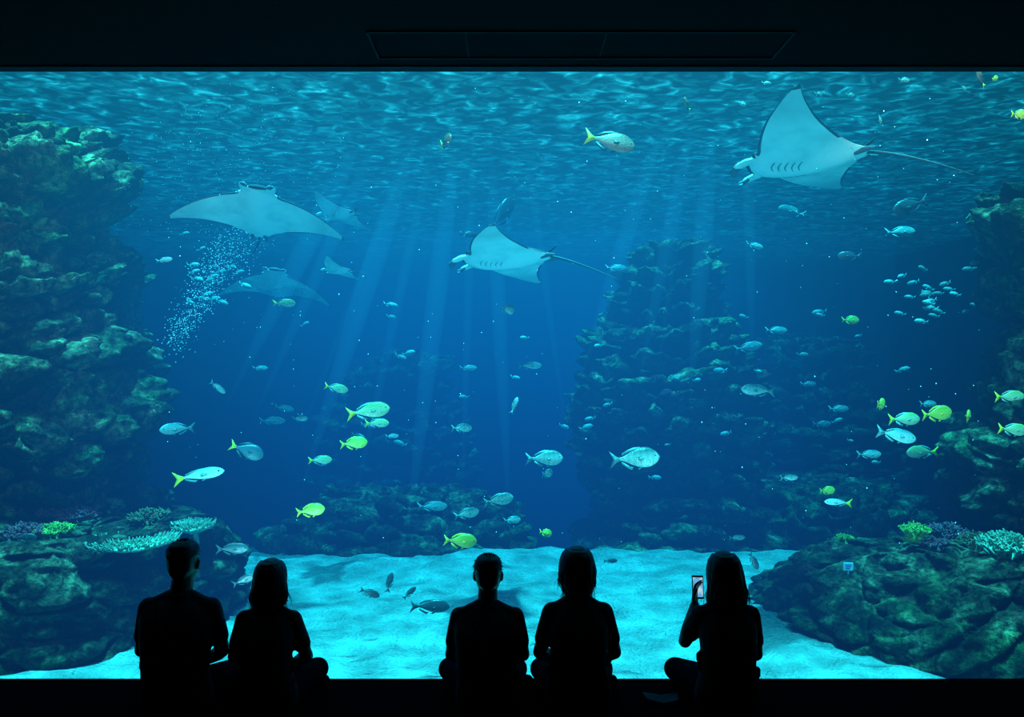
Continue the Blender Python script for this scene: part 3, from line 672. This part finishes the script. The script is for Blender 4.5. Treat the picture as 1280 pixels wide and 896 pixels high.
    if hair=='short':
        hh=[(.715,0,-.052,.030,.036),(.745,0,-.036,.062,.064),(.79,0,-.020,.076,.082),(.83,0,-.012,.081,.092),(.865,0,-.006,.076,.092),(.893,0,-.004,.062,.076),(.908,0,-.004,.036,.042)]
        loft(bm,[((z+DZ)*k,(hx+a)*k,(.045+b)*k,rx*k,ry*k) for z,a,b,rx,ry in dense(hh,24)],28,2.2)
        for j in range(520):
            a=rh.uniform(0,2*math.pi); e=rh.uniform(.0,1.45)
            p=H((math.cos(a)*math.cos(e)*.074,-.010+math.sin(a)*math.cos(e)*.082,.828+math.sin(e)*.074))
            L_=rh.uniform(.006,.014)
            if j<130: capsule(bm,p,p+Vector((math.cos(a)*L_,math.sin(a)*L_-.004,rh.uniform(-.002,.008))),.008,.0035,6)
            else: capsule(bl,p,p+Vector((math.cos(a)*math.cos(e),math.sin(a)*math.cos(e),math.sin(e)))*rh.uniform(.010,.020)+Vector((rh.uniform(-.006,.006),0,rh.uniform(-.006,.004))),.0028,.0009,4)
    else:
        bot,fl,wave,asym=hair
        hh=[(bot,0,-.050,.066*fl,.042),(bot+.035,0,-.050,.088*fl,.055),(.72,0,-.045,.090*(fl+1)/2,.066),(.77,0,-.032,.091,.080),(.82,0,-.015,.089,.094),(.86,0,-.008,.080,.096),(.890,0,-.005,.062,.078),(.909,0,-.005,.034,.042)]
        loft(bm,[((z+DZ)*k,(hx+a)*k,(.045+b)*k,rx*k*.95,ry*k*.95) for z,a,b,rx,ry in dense(hh,26)],28,2.1)
        zs=[h[0] for h in hh]
        for j in range(84+150):
            loose=j>=84
            a=math.pi*(.06)-(math.pi*1.12)*((j/83) if not loose else rh.random())+rh.uniform(-.05,.05)
            pts=[];rd=[]; zb=bot+rh.uniform(-.05,.05)-(.025 if loose else 0)
            ph_=rh.uniform(0,6.28); am=wave*rh.uniform(.3,1)+(.004 if loose else 0); off=rh.uniform(-.004,.010)+(asym*.018 if math.cos(a)>.5 else 0)
            fly=rh.uniform(0,.035)**1.0 if loose else 0
            for q in range(11):
                u=q/10; z=.893+(zb-.893)*u; zc=max(z,bot); rx=cm(zc,zs,[h[3] for h in hh]); ry=cm(zc,zs,[h[4] for h in hh]); cy=cm(zc,zs,[h[2] for h in hh])
                o=off*u+am*math.sin(ph_+u*9)*u+.002+fly*u**4+(.003 if loose else 0); flare=max(0,u-.8)*.10*(fl-.6)
                pts.append(H((math.cos(a)*(rx+o+flare),cy+math.sin(a)*(ry+o),z))); rd.append(((.0085*k) if q<8 else .0085*k*(1-(q-7)/3.6))*(.24 if loose else 1))
            chain(bl if loose else bm,pts,rd,4 if loose else 6)
    ho=mesh_obj('hair',bm,[HAIR],True,E); remesh(ho,.0048,1)
    mesh_obj('loose_strands',bl,[HAIR],True,E)
    if strap:
        bm=bmesh.new(); pts=[]
        for j in range(15):
            t=j/14; X=(lx-.10)*(1-t)+.15*t; Z=.575*(1-t)+.20*t
            ry=cm(Z*k,[s_[0] for s_ in secs],[s_[4] for s_ in secs]); rx=cm(Z*k,[s_[0] for s_ in secs],[s_[3] for s_ in secs]); cy=cm(Z*k,[s_[0] for s_ in secs],[s_[2] for s_ in secs])
            yy=cy-ry*math.sqrt(max(.02,1-min(.98,abs(X*k/rx))**2.3))-.006
            pts.append(Vector((X*k,yy,Z*k)))
        chain(bm,pts,[.012]*15,8); mesh_obj('bag_strap',bm,[SHOE],True,E)
    return E,k
def lap(k,w=.235,ez=.315,wx=.10,wy=.20,wz=.21):
    return {'l':((-w*k,.03,ez*k),(-wx*k,wy,wz*k),((.75,.55,-.35),(.1,-.3,-1),-1,.35)),
            'r':((w*k,.03,ez*k),(wx*k,wy-.02,wz*k),((-.75,.55,-.30),(-.1,-.3,-1),1,.35))}
person('seated_man',225,676,'short',False,(-.19,.235),lap(1.0,.222),SH[0],0,0,True,1.04)
person('seated_woman',336,700,(.645,1.12,.004,0),True,(-.17,.205),lap(.89,.225),SH[1],0,0)
person('seated_man',609,694,'short',False,(-.225,.16),lap(.92,.215),SH[2],0,.004,True,1.02)
person('seated_woman',722,685,(.675,.90,.010,0),True,(-.19,.16),lap(.96,.215),SH[1],0,0)
ph=lap(.93,.19)
ph['l']=((-.205,.08,.345),(-.115,.235,.500),((.12,.25,.95),(.75,-.55,0),-1,.42))
E5,k5=person('seated_woman',907,691,(.605,1.02,.008,1),True,(-.225,.12),ph,SH[1],0,0)
# phone held in the raised hand
bm=bmesh.new(); box(bm,(-.033,-.004,-.066),(.033,.004,.066)); bmesh.ops.bevel(bm,geom=bm.edges[:],offset=.003,segments=2,affect='EDGES')
phn=mesh_obj('phone_case',bm,[SHOE],True,E5); phn.location=(-.090,.268,.592); phn.rotation_euler=(math.radians(-12),0,math.radians(-4))
bm=bmesh.new(); box(bm,(-.028,-.0052,-.055),(.028,-.0045,.055)); scr=mesh_obj('phone_screen',bm,[emis('phone_picture',[(.30,(.03,.18,.45)),(.48,(.15,.5,.85)),(.62,(.7,.9,1))],14,.85)],False,E5)
scr.location=phn.location; scr.rotation_euler=phn.rotation_euler
# folded leaflet left on the floor
bm=bmesh.new()
for s,(a,b_) in enumerate([((0,0),(.09,.0)),((0,0),(-.09,.01))]):
    v=[bm.verts.new(p) for p in [(0,-.06,.006),(b_[0] if s==0 else -.09,-.055,.028),(.10 if s==0 else -.10,.05,.022),(0,.055,.006)]]; bm.faces.new(v)
lf=mesh_obj('folded_leaflet',bm,[simple('leaflet_paper',(.06,.065,.08),.8,.3,20)],False); lf.location=(.84,4.50,.0)
lf.modifiers.new('paper','SOLIDIFY').thickness=.003

# ------------------------------------------------------------ lights
def sun(d,e,col,ang):
    l=bpy.data.lights.new('sunlight','SUN'); l.energy=e; l.color=col; l.angle=math.radians(ang); o=bpy.data.objects.new('sunlight',l); COL.objects.link(o)
    o.rotation_euler=Vector(d).to_track_quat('-Z','Y').to_euler()
def spot(name,p,tgt,e,col,size,r=0.0,blend=.8):
    l=bpy.data.lights.new(name,'SPOT'); l.energy=e; l.color=col; l.spot_size=math.radians(size); l.spot_blend=blend; l.shadow_soft_size=r
    o=bpy.data.objects.new(name,l); COL.objects.link(o); o.location=p; o.rotation_euler=(Vector(tgt)-Vector(p)).to_track_quat('-Z','Y').to_euler()
sun((-.06,.10,-1),42,(.10,1,.98),1.2)
sun((.0,.22,-1),34,(.10,1,.98),16)  # second, wider sun added to soften the shadows
spot('front_fill_spot',(0,5.3,4.85),(0,10,.5),400,(1,.92,.8),115,.05)  # added fill hidden above the window, brightens the fish sides
for x in (-2.6,2.8): spot('front_fill_spot',(x,5.3,4.6),(x*2.3,9.6,1.8),1150,(1,.92,.72),75,.05)  # added side fill, out of view, aimed to brighten the cliffs
for x in (-2.2,2.8): spot('belly_fill_spot',(x,5.25,-1.0),(x,9.5,4),1800,(.30,1,.98),95)  # fill added from below to brighten manta bellies, no known lamp
wd=bpy.data.worlds.new('World'); S.world=wd; wd.use_nodes=True; wd.node_tree.nodes['Background'].inputs[0].default_value=(0,0,0,1); wd.node_tree.nodes['Background'].inputs[1].default_value=0

# ------------------------------------------------------------ camera
cd=bpy.data.cameras.new('camera'); cd.sensor_width=36; cd.lens=28.125; cd.clip_end=200
co=bpy.data.objects.new('camera',cd); COL.objects.link(co); co.location=(0,0,CAMZ); co.rotation_euler=(math.pi/2,0,0); S.camera=co
